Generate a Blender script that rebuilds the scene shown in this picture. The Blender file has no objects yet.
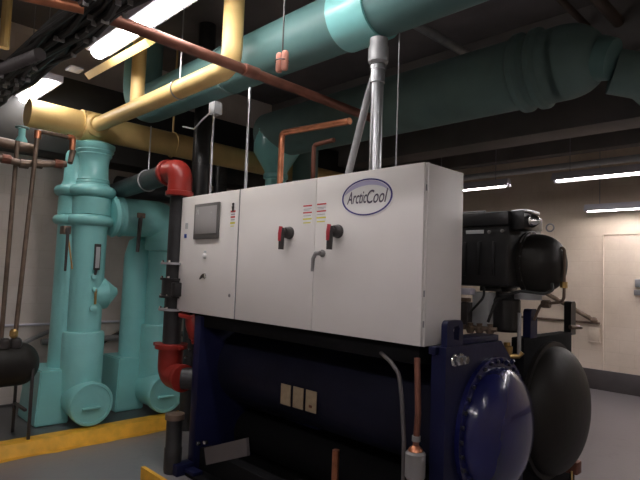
import bpy, bmesh, math, random
from mathutils import Vector as V, Matrix
random.seed(4)
PI = math.pi
C = bpy.context.scene.collection
ORG = {}

# ------------------------------------------------------------------ camera frame
FPX = 530.0
A_, P_, R_ = math.radians(45.5), math.radians(3.66), math.radians(2.1)
EYE = V((0, 0, 1.65))
r0 = V((math.cos(A_), math.sin(A_), 0))
fw = V((-math.sin(A_)*math.cos(P_), math.cos(A_)*math.cos(P_), math.sin(P_)))
u0 = r0.cross(fw)
CR = r0*math.cos(R_) + u0*math.sin(R_)
CU = u0*math.cos(R_) - r0*math.sin(R_)
def ray(x, y): return fw + CR*((x-320)/FPX) - CU*((y-240)/FPX)
def ax(x, y, v): d = ray(x, y); return EYE + d*((v-EYE.x)/d.x)
def ay(x, y, v): d = ray(x, y); return EYE + d*((v-EYE.y)/d.y)
def az(x, y, v): d = ray(x, y); return EYE + d*((v-EYE.z)/d.z)

# ------------------------------------------------------------------ materials
def mat(name, col, rough=.5, metal=0., var=.12, scale=8., bump=.0, bscale=40., emit=None, es=0., coat=0., spec=None, stretch=None):
    m = bpy.data.materials.new(name); m.use_nodes = True
    nt = m.node_tree; N = nt.nodes; L = nt.links
    b = N['Principled BSDF']
    tc = N.new('ShaderNodeTexCoord')
    src = tc.outputs['Object']
    if stretch:
        mp = N.new('ShaderNodeMapping'); mp.inputs['Scale'].default_value = stretch
        L.new(src, mp.inputs['Vector']); src = mp.outputs['Vector']
    nz = N.new('ShaderNodeTexNoise'); nz.inputs['Scale'].default_value = scale; nz.inputs['Detail'].default_value = 5
    L.new(src, nz.inputs['Vector'])
    cr = N.new('ShaderNodeValToRGB')
    c = col
    cr.color_ramp.elements[0].position = .3; cr.color_ramp.elements[1].position = .7
    cr.color_ramp.elements[0].color = (c[0]*(1-var), c[1]*(1-var), c[2]*(1-var), 1)
    cr.color_ramp.elements[1].color = (min(1, c[0]*(1+var)), min(1, c[1]*(1+var)), min(1, c[2]*(1+var)), 1)
    L.new(nz.outputs['Fac'], cr.inputs['Fac']); L.new(cr.outputs['Color'], b.inputs['Base Color'])
    mr = N.new('ShaderNodeMapRange'); mr.inputs['To Min'].default_value = max(0, rough-.06); mr.inputs['To Max'].default_value = min(1, rough+.08)
    L.new(nz.outputs['Fac'], mr.inputs['Value']); L.new(mr.outputs['Result'], b.inputs['Roughness'])
    b.inputs['Metallic'].default_value = metal
    b.inputs['Coat Weight'].default_value = coat
    if spec is not None: b.inputs['Specular IOR Level'].default_value = spec
    if bump:
        n2 = N.new('ShaderNodeTexNoise'); n2.inputs['Scale'].default_value = bscale; n2.inputs['Detail'].default_value = 6
        L.new(src, n2.inputs['Vector'])
        bp = N.new('ShaderNodeBump'); bp.inputs['Strength'].default_value = bump; bp.inputs['Distance'].default_value = .01
        L.new(n2.outputs['Fac'], bp.inputs['Height']); L.new(bp.outputs['Normal'], b.inputs['Normal'])
    if emit:
        b.inputs['Emission Color'].default_value = (*emit, 1); b.inputs['Emission Strength'].default_value = es
    return m

def block_mat(name, col, axis):
    m = bpy.data.materials.new(name); m.use_nodes = True
    nt = m.node_tree; N = nt.nodes; L = nt.links; b = N['Principled BSDF']
    tc = N.new('ShaderNodeTexCoord'); sp = N.new('ShaderNodeSeparateXYZ'); cb = N.new('ShaderNodeCombineXYZ')
    L.new(tc.outputs['Object'], sp.inputs[0]); L.new(sp.outputs[axis], cb.inputs['X']); L.new(sp.outputs['Z'], cb.inputs['Y'])
    bt = N.new('ShaderNodeTexBrick'); bt.inputs['Scale'].default_value = 1; bt.inputs['Brick Width'].default_value = .4; bt.inputs['Row Height'].default_value = .2
    bt.inputs['Mortar Size'].default_value = .006; bt.inputs['Mortar Smooth'].default_value = .4
    bt.inputs['Color1'].default_value = (*col, 1); bt.inputs['Color2'].default_value = (col[0]*.97, col[1]*.965, col[2]*.95, 1)
    bt.inputs['Mortar'].default_value = (col[0]*.93, col[1]*.92, col[2]*.9, 1)
    L.new(cb.outputs[0], bt.inputs['Vector'])
    nz = N.new('ShaderNodeTexNoise'); nz.inputs['Scale'].default_value = 1.3; nz.inputs['Detail'].default_value = 8; nz.inputs['Roughness'].default_value = .7
    L.new(tc.outputs['Object'], nz.inputs['Vector'])
    cr = N.new('ShaderNodeValToRGB'); cr.color_ramp.elements[0].position = .3; cr.color_ramp.elements[0].color = (.84, .82, .8, 1); cr.color_ramp.elements[1].position = .6; cr.color_ramp.elements[1].color = (1, 1, 1, 1)
    L.new(nz.outputs['Fac'], cr.inputs['Fac'])
    mx = N.new('ShaderNodeMixRGB'); mx.blend_type = 'MULTIPLY'; mx.inputs[0].default_value = 1
    L.new(bt.outputs['Color'], mx.inputs[1]); L.new(cr.outputs['Color'], mx.inputs[2])
    L.new(mx.outputs[0], b.inputs['Base Color']); b.inputs['Roughness'].default_value = .6
    bp = N.new('ShaderNodeBump'); bp.inputs['Strength'].default_value = .15; bp.inputs['Distance'].default_value = .004; bp.invert = True
    L.new(bt.outputs['Fac'], bp.inputs['Height']); L.new(bp.outputs['Normal'], b.inputs['Normal'])
    return m

M = dict(
    cab=mat('cabinet_enamel', (.80, .768, .74), .38, var=.02, scale=3, bump=.03, bscale=300),
    cabedge=mat('cabinet_gasket', (.28, .26, .25), .6),
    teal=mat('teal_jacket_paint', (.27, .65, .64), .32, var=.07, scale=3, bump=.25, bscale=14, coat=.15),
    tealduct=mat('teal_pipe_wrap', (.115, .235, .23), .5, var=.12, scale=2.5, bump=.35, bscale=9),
    tealdark=mat('teal_dark_wrap', (.17, .27, .26), .65, var=.15, scale=2.5, bump=.35, bscale=9),  # darker, greyer teal
    yellow=mat('yellow_pipe_jacket', (.74, .52, .21), .42, var=.1, scale=4, bump=.2, bscale=12),
    yelfloor=mat('yellow_floor_paint', (.88, .46, .04), .5, var=.16, scale=9, bump=.2),
    copper=mat('copper_pipe', (.55, .22, .12), .32, metal=.85, var=.25, scale=14),
    copperdull=mat('tarnished_copper', (.20, .08, .055), .45, metal=.5, var=.3, scale=10),
    brass=mat('brass_fitting', (.55, .36, .14), .35, metal=.9, var=.2, scale=20),
    steel=mat('galvanised_steel', (.50, .51, .53), .3, metal=1, var=.04, scale=12),
    steeldull=mat('dull_grey_steel', (.34, .34, .35), .5, metal=.5, var=.15, scale=12),
    chrome=mat('polished_metal', (.8, .8, .8), .15, metal=1, var=.05),
    black=mat('black_pipe_insulation', (.022, .022, .024), .42, var=.3, scale=12, bump=.3, bscale=30),
    blackgloss=mat('black_enamel', (.014, .014, .015), .3, var=.2, scale=10, bump=.05),
    rubber=mat('black_rubber', (.02, .02, .02), .5, var=.2),
    domeblk=mat('black_insulated_head', (.018, .016, .014), .5, spec=.3, var=.25, scale=4, bump=.15, bscale=20),
    navy=mat('navy_enamel', (.008, .010, .042), .38, var=.2, scale=4, bump=.08, bscale=30, spec=.25),
    navydome=mat('navy_gloss_head', (.010, .012, .085), .24, var=.2, scale=3, bump=.05, bscale=12, coat=.5),
    void=mat('black_steel_and_shade', (.005, .005, .006), .8, spec=.15),  # for black steel parts and for shade filled in below the barrels
    shell=mat('dark_shell_insulation', (.008, .009, .022), .5, spec=.2, var=.3, scale=3, bump=.2, bscale=20),
    red=mat('red_pipe_fitting', (.25, .022, .016), .36, var=.15, scale=8, bump=.1, bscale=20, spec=.35),
    redhandle=mat('red_plastic', (.5, .03, .05), .4, var=.08),
    dkplastic=mat('dark_plastic', (.045, .04, .04), .35, var=.1),
    grey=mat('grey_plastic', (.23, .22, .22), .45, var=.08),
    greylt=mat('light_grey_paint', (.45, .46, .47), .45, var=.08),
    screen=mat('unlit_screen', (.40, .385, .38), .25, var=.02),
    bezel=mat('screen_bezel', (.13, .125, .12), .45, var=.04),
    white=mat('white_sticker', (.85, .84, .83), .45, var=.02),
    stkred=mat('sticker_red', (.62, .05, .05), .5, var=.05),
    stkyel=mat('sticker_yellow', (.75, .68, .08), .5, var=.05),
    stkblue=mat('sticker_blue', (.03, .08, .35), .5, var=.05),
    stkgrey=mat('sticker_print_grey', (.42, .40, .40), .5, var=.05),
    logonavy=mat('logo_navy_ink', (.05, .04, .22), .4, var=.03),
    logolilac=mat('logo_lilac_ink', (.50, .48, .66), .4, var=.03),
    logotext=mat('logo_dark_ink', (.10, .08, .12), .4, var=.03),
    plate=mat('tan_nameplate', (.46, .36, .24), .45, metal=.3, var=.12, scale=30),
    hood=mat('fixture_white_enamel', (.62, .60, .68), .4, var=.03),
    ceil=mat('dark_ceiling_deck', (.17, .155, .16), .8, var=.25, scale=1.5, bump=.3, bscale=12),
    beam=mat('grey_ceiling_beam', (.16, .145, .14), .7, var=.2, scale=2, bump=.3, bscale=15),
    beambrown=mat('brown_ceiling_pipe', (.10, .07, .055), .6, var=.2, scale=4),
    base=mat('dark_grey_base_paint', (.09, .08, .082), .5, var=.12, scale=4),
    pad=mat('dark_concrete_pad', (.075, .075, .08), .35, var=.3, scale=3, bump=.2),
    bronze=mat('bronze_pipe', (.17, .12, .09), .45, metal=.4, var=.3, scale=12),
    clay=mat('peach_wood_tag', (.62, .27, .2), .6, var=.15, scale=20),
    tube=mat('lit_fluorescent_tube', (1, 1, 1), .4, var=0, emit=(1, .95, .93), es=20),
    tube_far=mat('lit_far_tube', (1, 1, 1), .4, var=0, emit=(1, .93, .89), es=26),
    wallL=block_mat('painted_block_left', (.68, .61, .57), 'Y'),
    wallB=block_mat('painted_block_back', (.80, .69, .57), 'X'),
)
# floor: grey epoxy with scuffs
def floor_mat():
    m = mat('grey_epoxy_floor', (.225, .21, .22), .3, var=.1, scale=1.2, bump=.12, bscale=25, coat=.1)
    nt = m.node_tree; N = nt.nodes; L = nt.links; b = N['Principled BSDF']
    old = b.inputs['Base Color'].links[0].from_socket
    nz = N.new('ShaderNodeTexNoise'); nz.inputs['Scale'].default_value = 5; nz.inputs['Detail'].default_value = 10; nz.inputs['Roughness'].default_value = .75
    tc = N.new('ShaderNodeTexCoord'); L.new(tc.outputs['Object'], nz.inputs['Vector'])
    cr = N.new('ShaderNodeValToRGB'); cr.color_ramp.elements[0].position = .3; cr.color_ramp.elements[0].color = (.6, .58, .56, 1); cr.color_ramp.elements[1].position = .42; cr.color_ramp.elements[1].color = (1, 1, 1, 1)
    L.new(nz.outputs['Fac'], cr.inputs['Fac'])
    mx = N.new('ShaderNodeMixRGB'); mx.blend_type = 'MULTIPLY'; mx.inputs[0].default_value = .6
    L.new(old, mx.inputs[1]); L.new(cr.outputs['Color'], mx.inputs[2]); L.new(mx.outputs[0], b.inputs['Base Color'])
    return m
M['floor'] = floor_mat()

# ------------------------------------------------------------------ object helpers
EYE_SCALE = 1.0      # scale about the camera eye, used to shrink the chiller group toward it
def wm(p):
    p = V(p); return V((p.x*EYE_SCALE, p.y*EYE_SCALE, p.z*EYE_SCALE + 1.65*(1-EYE_SCALE)))
def obj(name, bm, m, parent=None, angle=35, base=True):
    me = bpy.data.meshes.new(name)
    for v in bm.verts: v.co = wm(v.co)
    bmesh.ops.recalc_face_normals(bm, faces=bm.faces)
    if parent is not None: w = ORG[parent.name]
    if True:
        xs = [v.co.x for v in bm.verts]; ys = [v.co.y for v in bm.verts]; zs = [v.co.z for v in bm.verts]
        o_w = V(((min(xs)+max(xs))/2, (min(ys)+max(ys))/2, min(zs)))
    for v in bm.verts: v.co -= o_w
    for f in bm.faces: f.smooth = True
    bm.to_mesh(me); bm.free()
    me.set_sharp_from_angle(angle=math.radians(angle))
    me.materials.append(M[m] if isinstance(m, str) else m)
    o = bpy.data.objects.new(name, me); C.objects.link(o)
    if parent is not None:
        o.parent = parent; o.location = o_w - w
    else: o.location = o_w
    ORG[o.name] = o_w
    return o
def tag(o, label, cat, group=None, kind=None):
    o['label'] = label
    if cat: o['category'] = cat
    if group: o['group'] = group
    if kind: o['kind'] = kind
    return o
def thing(name, label, cat, loc, group=None):
    o = bpy.data.objects.new(name, None); C.objects.link(o); o.location = wm(loc); o.empty_display_size = .1
    ORG[o.name] = wm(loc)
    return tag(o, label, cat, group)
def struct(name, bm, m):
    o = obj(name, bm, m); o['kind'] = 'structure'; return o
def copy_part(o, delta, parent=None):
    c = o.copy(); C.objects.link(c); c.parent = parent or o.parent
    delta = V(delta)*EYE_SCALE
    c.location = o.location + V(delta); ORG[c.name] = ORG[o.name] + V(delta)
    for ch in o.children:
        d = ch.copy(); C.objects.link(d); d.parent = c; ORG[d.name] = ORG[ch.name] + V(delta)
    return c
def B(): return bmesh.new()
def box(bm, a, b, bev=0, seg=2):
    a = V(a); b = V(b)
    r = bmesh.ops.create_cube(bm, size=1, matrix=Matrix.Translation((a+b)/2) @ Matrix.Diagonal((abs(b.x-a.x), abs(b.y-a.y), abs(b.z-a.z), 1)))
    if bev:
        es = list({e for v in r['verts'] for e in v.link_edges})
        bmesh.ops.bevel(bm, geom=es, offset=bev, segments=seg, affect='EDGES', profile=.5)
    return bm
def mb(a, b, bev=0): return box(B(), a, b, bev)
def frame_from(d):
    d = d.normalized(); up = V((0, 0, 1)) if abs(d.z) < .9 else V((1, 0, 0))
    x = d.cross(up).normalized(); y = x.cross(d).normalized(); return x, y
def rings(bm, cs, n, cap=True):
    rs = [[bm.verts.new(p) for p in c] for c in cs]
    for a, b in zip(rs, rs[1:]):
        for i in range(n): bm.faces.new((a[i], a[(i+1) % n], b[(i+1) % n], b[i]))
    if cap:
        bm.faces.new(rs[0][::-1]); bm.faces.new(rs[-1])
    return bm
def fillet(pts, rad, k=6):
    pts = [V(p) for p in pts]; out = [pts[0]]
    for i in range(1, len(pts)-1):
        p = pts[i]; a = pts[i-1]-p; b = pts[i+1]-p
        la, lb = a.length, b.length; a.normalize(); b.normalize()
        ang = a.angle(b)
        if ang > PI-.02 or rad <= 0: out.append(p); continue
        t = min(rad/math.tan(ang/2), la*.49, lb*.49)
        r = t*math.tan(ang/2); cdir = (a+b).normalized(); c = p+cdir*(r/math.sin(ang/2))
        s = p+a*t-c; e = p+b*t-c
        for j in range(k+1):
            out.append(c+s.slerp(e, j/k).normalized()*r if s.length > 1e-6 else p)
    out.append(pts[-1]); return out
def sweep(bm, pts, r, n=16, fil=0, k=6, cap=True):
    P = fillet(pts, fil, k) if fil else [V(p) for p in pts]
    rr = r if isinstance(r, (list, tuple)) else [r]*len(P)
    T = []
    for i in range(len(P)):
        d = (P[min(i+1, len(P)-1)]-P[max(i-1, 0)]); T.append(d.normalized())
    x, y = frame_from(T[0]); cs = []
    for i, p in enumerate(P):
        if i:
            q = T[i-1].rotation_difference(T[i]); x = q @ x; y = q @ y
        cs.append([p+(x*math.cos(2*PI*j/n)+y*math.sin(2*PI*j/n))*rr[i] for j in range(n)])
    return rings(bm, cs, n, cap)
def mt(pts, r, n=16, fil=0, k=6): return sweep(B(), pts, r, n, fil, k)
def lathe(bm, prof, org, axis, n=32):
    """prof: list of (distance along the axis, radius)"""
    d = V(axis).normalized(); x, y = frame_from(d); o = V(org); cs = []
    for h, r in prof:
        r = max(r, .0004)
        cs.append([o+d*h+(x*math.cos(2*PI*j/n)+y*math.sin(2*PI*j/n))*r for j in range(n)])
    return rings(bm, cs, n)
def ml(prof, org, axis=(0, 0, 1), n=32): return lathe(B(), prof, org, axis, n)
def torus(bm, org, axis, R, r, n=32, k=10):
    d = V(axis).normalized(); x, y = frame_from(d); o = V(org); vs = []
    for i in range(n):
        a = 2*PI*i/n; e = x*math.cos(a)+y*math.sin(a)
        vs.append([bm.verts.new(o+e*(R+r*math.cos(2*PI*j/k))+d*r*math.sin(2*PI*j/k)) for j in range(k)])
    for i in range(n):
        for j in range(k): bm.faces.new((vs[i][j], vs[(i+1) % n][j], vs[(i+1) % n][(j+1) % k], vs[i][(j+1) % k]))
    return bm
def prism(bm, poly, vec):
    """poly: 3D points of a flat outline, extruded by vec"""
    v = V(vec); a = [bm.verts.new(V(p)) for p in poly]; b = [bm.verts.new(V(p)+v) for p in poly]; n = len(a)
    bm.faces.new(a[::-1]); bm.faces.new(b)
    for i in range(n): bm.faces.new((a[i], a[(i+1) % n], b[(i+1) % n], b[i]))
    return bm
def hexbolt(bm, p, axis, r, h):
    return lathe(bm, [(0, r), (h*.8, r), (h, r*.8)], p, axis, 6)
def torusarc(R, r): return None

# ------------------------------------------------------------------ the room
CZ = 4.3; WX = -6.5; WY = 9.1; EX = 4.5; SY = -4.0
struct('floor', mb((WX-.2, SY-.2, -.15), (EX+.2, WY+.2, 0)), 'floor')
struct('ceiling', mb((WX-.2, SY-.2, CZ), (EX+.2, WY+.2, CZ+.15)), 'ceil')
struct('wall_left', mb((WX-.2, SY, 0), (WX, WY, CZ)), 'wallL')
struct('wall_back', mb((WX-.2, WY, 0), (EX+.2, WY+.2, CZ)), 'wallB')
struct('wall_right', mb((EX, SY, 0), (EX+.2, WY, CZ)), 'wallB')
struct('wall_front', mb((WX-.2, SY-.2, 0), (EX+.2, SY, CZ)), 'wallL')
struct('baseboard_back', mb((WX, WY-.03, 0), (EX, WY, .31), .006), 'base')
struct('baseboard_left', mb((WX, SY, 0), (WX+.02, WY, .12)), 'base')
# beams running along X across the deck, and a soffit near the back wall
n = 1
for y0, y1, zb in ((-1.6, -1.3, 3.95), (.2, .5, 3.95), (5.2, 5.55, 3.75), (6.3, 6.75, 3.45), (7.9, 8.1, 3.55)):
    struct('trim_%d' % n, mb((WX, y0, zb), (EX, y1, CZ), .01), 'beam'); n += 1
# raised door-like panel outline on the back wall
P0 = ay(603, 235, WY-.015); P1 = ay(602, 370, WY-.015)
struct('trim_%d' % n, mb((P0.x-.008, WY-.02, .31), (P0.x+.008, WY, P0.z)), 'wallB'); n += 1
struct('trim_%d' % n, mb((P0.x, WY-.02, P0.z), (P0.x+1.6, WY, P0.z+.016)), 'wallB'); n += 1

# ------------------------------------------------------------------ pads with yellow painted edges
pad = thing('equipment_pad', 'low dark concrete pad with a yellow painted edge under the teal pumps', 'pad', (-5.8, 3.2, 0))
obj('slab', mb((WX+.02, -1.0, 0), (-5.13, 5.6, .10)), 'pad', pad)
bm = B()   # ragged painted kerb
N_ = 60; top = []; bot = []
for i in range(N_+1):
    y = -1.0+6.6*i/N_
    top.append(V((-5.02-.006*math.sin(i*1.7)-.01*random.random(), y, .002)))
vs = []
for i in range(N_+1):
    y = -1.0+6.6*i/N_; j = top[i].x+.035+.018*random.random()
    vs.append([bm.verts.new(p) for p in ((-5.25-.008*random.random(), y, .1015), (-5.12, y, .104), (-5.10, y, .10), (-5.085, y, .08), (-5.04, y, .006), (j, y, .0025), (-5.14, y, .0), (-5.25, y, .05))])
for a, b in zip(vs, vs[1:]):
    for k in range(8): bm.faces.new((a[k], a[(k+1) % 8], b[(k+1) % 8], b[k]))
bm.faces.new(vs[0][::-1]); bm.faces.new(vs[-1])
obj('painted_edge', bm, 'yelfloor', pad)

PC = az(141, 467, .12)
pad2 = thing('chiller_pad', 'grey concrete pad with a yellow painted front edge beneath the chiller', 'pad', (-3.3, 3.8, 0))
PX, PY = PC.x, PC.y
obj('slab', mb((PX, PY+.03, 0), (-1.05, 4.1, .12)), 'floor', pad2)
bm = B(); box(bm, (PX, PY, 0), (-1.05, PY+.03, .122))
obj('painted_edge', bm, 'yelfloor', pad2)

# ------------------------------------------------------------------ control cabinet
EYE_SCALE = .8
ZF = (.12-.33)/.8
X0, X1, XA, XB = -4.865, -1.907, -3.872, -2.886
YF = 2.777; ZB, ZT = 1.222, 2.383; YB = 3.247
cab = thing('control_cabinet', 'wide pale grey steel electrical control cabinet mounted over the dark blue chiller shell', 'cabinet', ((X0+X1)/2, (YF+YB)/2, ZB))
bm = mb((X0, YF+.025, ZB), (X1, YB, ZT), .004)
obj('enclosure', bm, 'cab', cab)
bm = B(); box(bm, (XA-.011, YF+.006, ZB+.004), (XA+.011, YF+.025, ZT-.004))
obj('door_gap_channel', bm, 'steeldull', cab)
for nm, xa, xb in (('a', X0, XA-.011), ('b', XA+.011, XB-.0025), ('c', XB+.0025, X1-.002)):
    o = obj('door', mb((xa+.001, YF, ZB+.003), (xb, YF+.022, ZT-.003), .004), 'cab', cab)
    if nm == 'a': doorA = o
    if nm == 'b': doorB = o
    if nm == 'c': doorC = o
doorA['label'] = 'narrow left door with touch screen and switches'
doorB['label'] = 'middle door with one red rotary handle'
doorC['label'] = 'right door with oval logo and red rotary handle'
# side seam + small hinges on the right edge
bm = B(); box(bm, (X1-.001, YF+.03, ZB), (X1+.006, YF+.045, ZT-.001))
obj('side_flange', bm, 'cab', cab)
for z in (1.55, 2.22, 1.36):
    obj('hinge', mb((X1-.004, YF+.022, z-.02), (X1+.004, YF+.03, z+.02), .001), 'steeldull', cab)
# touch screen
s0 = ay(195, 205, YF); s1 = ay(219.5, 239, YF)
sx0, sx1, sz1, sz0 = ay(195.5, 222, YF).x, ay(220, 222, YF).x, ay(207, 203.5, YF).z, ay(207, 239, YF).z
scr = obj('touch_screen', mb((sx0, YF-.02, sz0), (sx1, YF, sz1), .006), 'bezel', doorA)
obj('display', mb((sx0+.03, YF-.023, sz0+.05), (sx1-.03, YF-.0195, sz1-.03), .001), 'screen', scr)
obj('bezel_light', mb((sx0+.03, YF-.0215, sz1-.022), (sx0+.09, YF-.019, sz1-.012)), 'grey', scr)
def sticker(name, parent, x, z, w, h, bars, th=.0012):
    s = obj(name, mb((x-w/2, YF-th, z-h/2), (x+w/2, YF, z+h/2)), 'white', parent)
    for (u, v, ww, hh, m) in bars:
        obj('print', mb((x-w/2+u*w, YF-th-.0008, z-h/2+v*h), (x-w/2+(u+ww)*w, YF-th+.0004, z-h/2+(v+hh)*h)), m, s)
    return s
p = ay(233, 216.5, YF)
st = sticker('warning_sticker', doorA, p.x, p.z, .075, .24,
    [(.0, .66, 1, .07, 'stkred'), (.05, .45, .9, .06, 'stkred'), (.0, .22, 1, .07, 'stkyel'), (.1, .56, .8, .04, 'stkgrey'), (.1, .36, .8, .03, 'stkgrey'), (.1, .12, .7, .03, 'stkyel')])
obj('figure', ml([(0, .008), (.045, .014), (.05, .008), (.075, .012), (.08, .003)], (p.x, YF-.003, p.z+.045), (0, 0, 1), 12), 'dkplastic', st)
for q in ((307.5, 214.5), (321.5, 213)):
    p = ay(*q, YF)
    sticker('warning_sticker', doorB if q[0] < 315 else doorC, p.x, p.z, .098, .155,
        [(0, .90, 1, .07, 'stkred'), (.05, .76, .9, .03, 'stkgrey'), (.05, .70, .7, .02, 'stkgrey'), (0, .56, 1, .065, 'stkred'), (.05, .42, .85, .03, 'stkgrey'), (0, .24, 1, .07, 'stkyel'), (.05, .06, .85, .05, 'stkyel')])
p = ay(185.5, 236, YF)
obj('blue_sticker', mb((p.x-.022, YF-.002, p.z-.02), (p.x+.022, YF, p.z+.02)), 'stkblue', doorA)
p = ay(186.5, 226, YF)
obj('paper_label', mb((p.x-.02, YF-.0015, p.z-.03), (p.x+.03, YF, p.z+.03)), 'greylt', doorA)
# pilot light and selector switch
p = ay(205, 255.5, YF)
pb = obj('push_button', ml([(0, .026), (.006, .026), (.008, .02), (.022, .019), (.026, .014)], (p.x, YF, p.z), (0, -1, 0), 24), 'white', doorA)
obj('button_plate', mb((p.x-.022, YF-.002, p.z-.03), (p.x+.022, YF, p.z+.045), .0008), 'greylt', doorA)
p = ay(205, 276, YF)
sw = obj('selector_switch', ml([(0, .026), (.008, .026), (.01, .02), (.02, .019)], (p.x, YF, p.z), (0, -1, 0), 24), 'chrome', doorA)
obj('lever', mt([(p.x+.018, YF-.028, p.z+.018), (p.x, YF-.032, p.z), (p.x-.04, YF-.03, p.z-.028)], [.009, .014, .008], 10), 'dkplastic', sw)
p = ay(229.5, 295.5, YF)
lk = obj('keyhole_lock', ml([(0, .016), (.004, .016), (.006, .011)], (p.x, YF, p.z), (0, -1, 0), 20), 'grey', doorA)
obj('key_slot', mb((p.x-.002, YF-.0075, p.z-.007), (p.x+.002, YF-.005, p.z+.007)), 'dkplastic', lk)
# rotary disconnect handles
def disconnect(px, py, door):
    p = ay(px, py, YF); x, z = p.x, p.z
    k = obj('rotary_switch', ml([(0, .05), (.012, .05), (.016, .046), (.045, .044), (.058, .038), (.062, .02)], (x, YF, z), (0, -1, 0), 32), 'dkplastic', door)
    obj('grip', mt([(x-.008, YF-.075, z+.035), (x-.010, YF-.078, z-.01), (x-.014, YF-.076, z-.135)], [.020, .024, .022], 14), 'dkplastic', k)
    obj('red_cover', mt([(x-.010, YF-.088, z+.045), (x-.012, YF-.092, z-.01), (x-.014, YF-.091, z-.070)], [.015, .018, .016], 12), 'redhandle', k)
    obj('arm', mt([(x, YF-.05, z), (x-.006, YF-.078, z+.005)], .026, 12), 'dkplastic', k)
disconnect(290, 233, doorB)
disconnect(338.5, 231.5, doorC)
p = ay(320.5, 253.5, YF); x, z = p.x, p.z
h = obj('swing_handle', ml([(0, .028), (.01, .028), (.014, .02), (.035, .018)], (x+.025, YF, z), (0, -1, 0), 20), 'grey', doorC)
obj('lever', mt([(x+.03, YF-.035, z), (x-.005, YF-.045, z-.002), (x-.03, YF-.045, z-.04), (x-.035, YF-.045, z-.135)], [.017, .017, .015, .012], 12, ), 'grey', h)
# oval logo badge
pc = ay(366.5, 197, YF)
lw = abs(ay(392, 196, YF).x-ay(341, 198, YF).x)/2; lh = (ay(367, 178.5, YF).z-ay(367, 216, YF).z)/2
def oval(cx, cz, a, b, y0, y1, n=64):
    bm = B(); prism(bm, [(cx+a*math.cos(2*PI*i/n), y0, cz+b*math.sin(2*PI*i/n)) for i in range(n)], (0, y1-y0, 0)); return bm
lg = obj('oval_logo_sign', oval(pc.x, pc.z, lw*1.03, lh*1.04, YF-.002, YF), 'white', doorC)
bm = B(); n_ = 64
def ringp(a, b, y): return [V((pc.x+a*math.cos(2*PI*i/n_), y, pc.z+b*math.sin(2*PI*i/n_))) for i in range(n_)]
def annulus(a0, b0, a1, b1, y0, y1):
    bm = B(); r = [[bm.verts.new(p) for p in c] for c in (ringp(a0, b0, y0), ringp(a0, b0, y1), ringp(a1, b1, y1), ringp(a1, b1, y0))]
    for k in range(4):
        a, b = r[k], r[(k+1) % 4]
        for i in range(n_): bm.faces.new((a[i], a[(i+1) % n_], b[(i+1) % n_], b[i]))
    return bm
obj('navy_ring', annulus(lw*.985, lh*.98, lw*.925, lh*.905, YF-.002, YF-.0032), 'logonavy', lg)
# lilac crescent across the top of the badge
bm = B(); out = []; inn = []
K = 30
for i in range(K+1):
    t = math.radians(12+156*i/K)
    out.append(V((pc.x+lw*.90*math.cos(t), 0, pc.z+lh*.875*math.sin(t))))
    th = .30*math.sin(PI*i/K)**.8*(0.6+.4*i/K)
    inn.append(V((pc.x+lw*.895*math.cos(t)*(1-.10*math.sin(PI*i/K)), 0, pc.z+lh*(.87*math.sin(t)-th))))
for i in range(K):
    q = [out[i], out[i+1], inn[i+1], inn[i]]
    a = [bm.verts.new((p.x, YF-.002, p.z)) for p in q]; b = [bm.verts.new((p.x, YF-.0028, p.z)) for p in q]
    bm.faces.new(a); bm.faces.new(b[::-1])
    for k in range(4): bm.faces.new((a[k], a[(k+1) % 4], b[(k+1) % 4], b[k]))
bmesh.ops.remove_doubles(bm, verts=bm.verts, dist=1e-5)
obj('lilac_crescent', bm, 'logolilac', lg)
def text_part(name, body, cx, cz, w, hgt, y, m, parent, shear=.35, off=.0):
    cu = bpy.data.curves.new(name, 'FONT'); cu.body = body; cu.size = 1; cu.shear = shear; cu.extrude = 0.01; cu.offset = off; cu.align_x = 'CENTER'; cu.align_y = 'CENTER'; cu.resolution_u = 4
    t = bpy.data.objects.new(name, cu); C.objects.link(t)
    bpy.context.view_layer.update()
    dg = bpy.context.evaluated_depsgraph_get(); me = bpy.data.meshes.new_from_object(t.evaluated_get(dg))
    bpy.data.objects.remove(t); bpy.data.curves.remove(cu)
    xs = [v.co.x for v in me.vertices]; ys = [v.co.y for v in me.vertices]
    sx = w/(max(xs)-min(xs)); sy = hgt/(max(ys)-min(ys)); mx = (max(xs)+min(xs))/2; my = (max(ys)+min(ys))/2
    bm = B(); bm.from_mesh(me)
    for v in bm.verts: v.co = V((cx+(v.co.x-mx)*sx, y-v.co.z*.06, cz+(v.co.y-my)*sy))
    bpy.data.meshes.remove(me)
    return obj(name, bm, m, parent)
text_part('lettering', 'Arctic', pc.x-lw*.37, pc.z+lh*.02, lw*.80, lh*.68, YF-.0028, 'logotext', lg, off=.006)
text_part('lettering', 'Cool', pc.x+lw*.42, pc.z-.0*lh, lw*.80, lh*.72, YF-.0028, 'logotext', lg, off=.006)

# ------------------------------------------------------------------ chiller: two vessels, tube sheets, heads, frame
ch = thing('water_chiller', 'large dark blue water chiller with two domed barrels under the pale cabinet', 'chiller', (-3.3, 3.8, ZF))
TX = -1.74; LX = -4.50
Y1c, Z1c, R1 = 3.40, .70, .385
Y2c, Z2c, R2 = 4.38, .64, .42
obj('front_shell', ml([(0, R1), (TX-LX-.1, R1)], (LX+.05, Y1c, Z1c), (1, 0, 0), 64), 'shell', ch)
obj('rear_shell', ml([(0, R2-.02), (TX-LX-.1, R2-.02)], (LX+.05, Y2c, Z2c), (1, 0, 0), 64), 'shell', ch)
# under-cabinet beam
obj('support_beam', mb((X0+.15, YF+.06, 1.10), (X1-.05, YB, ZB-.001), .004), 'void', ch)
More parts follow.
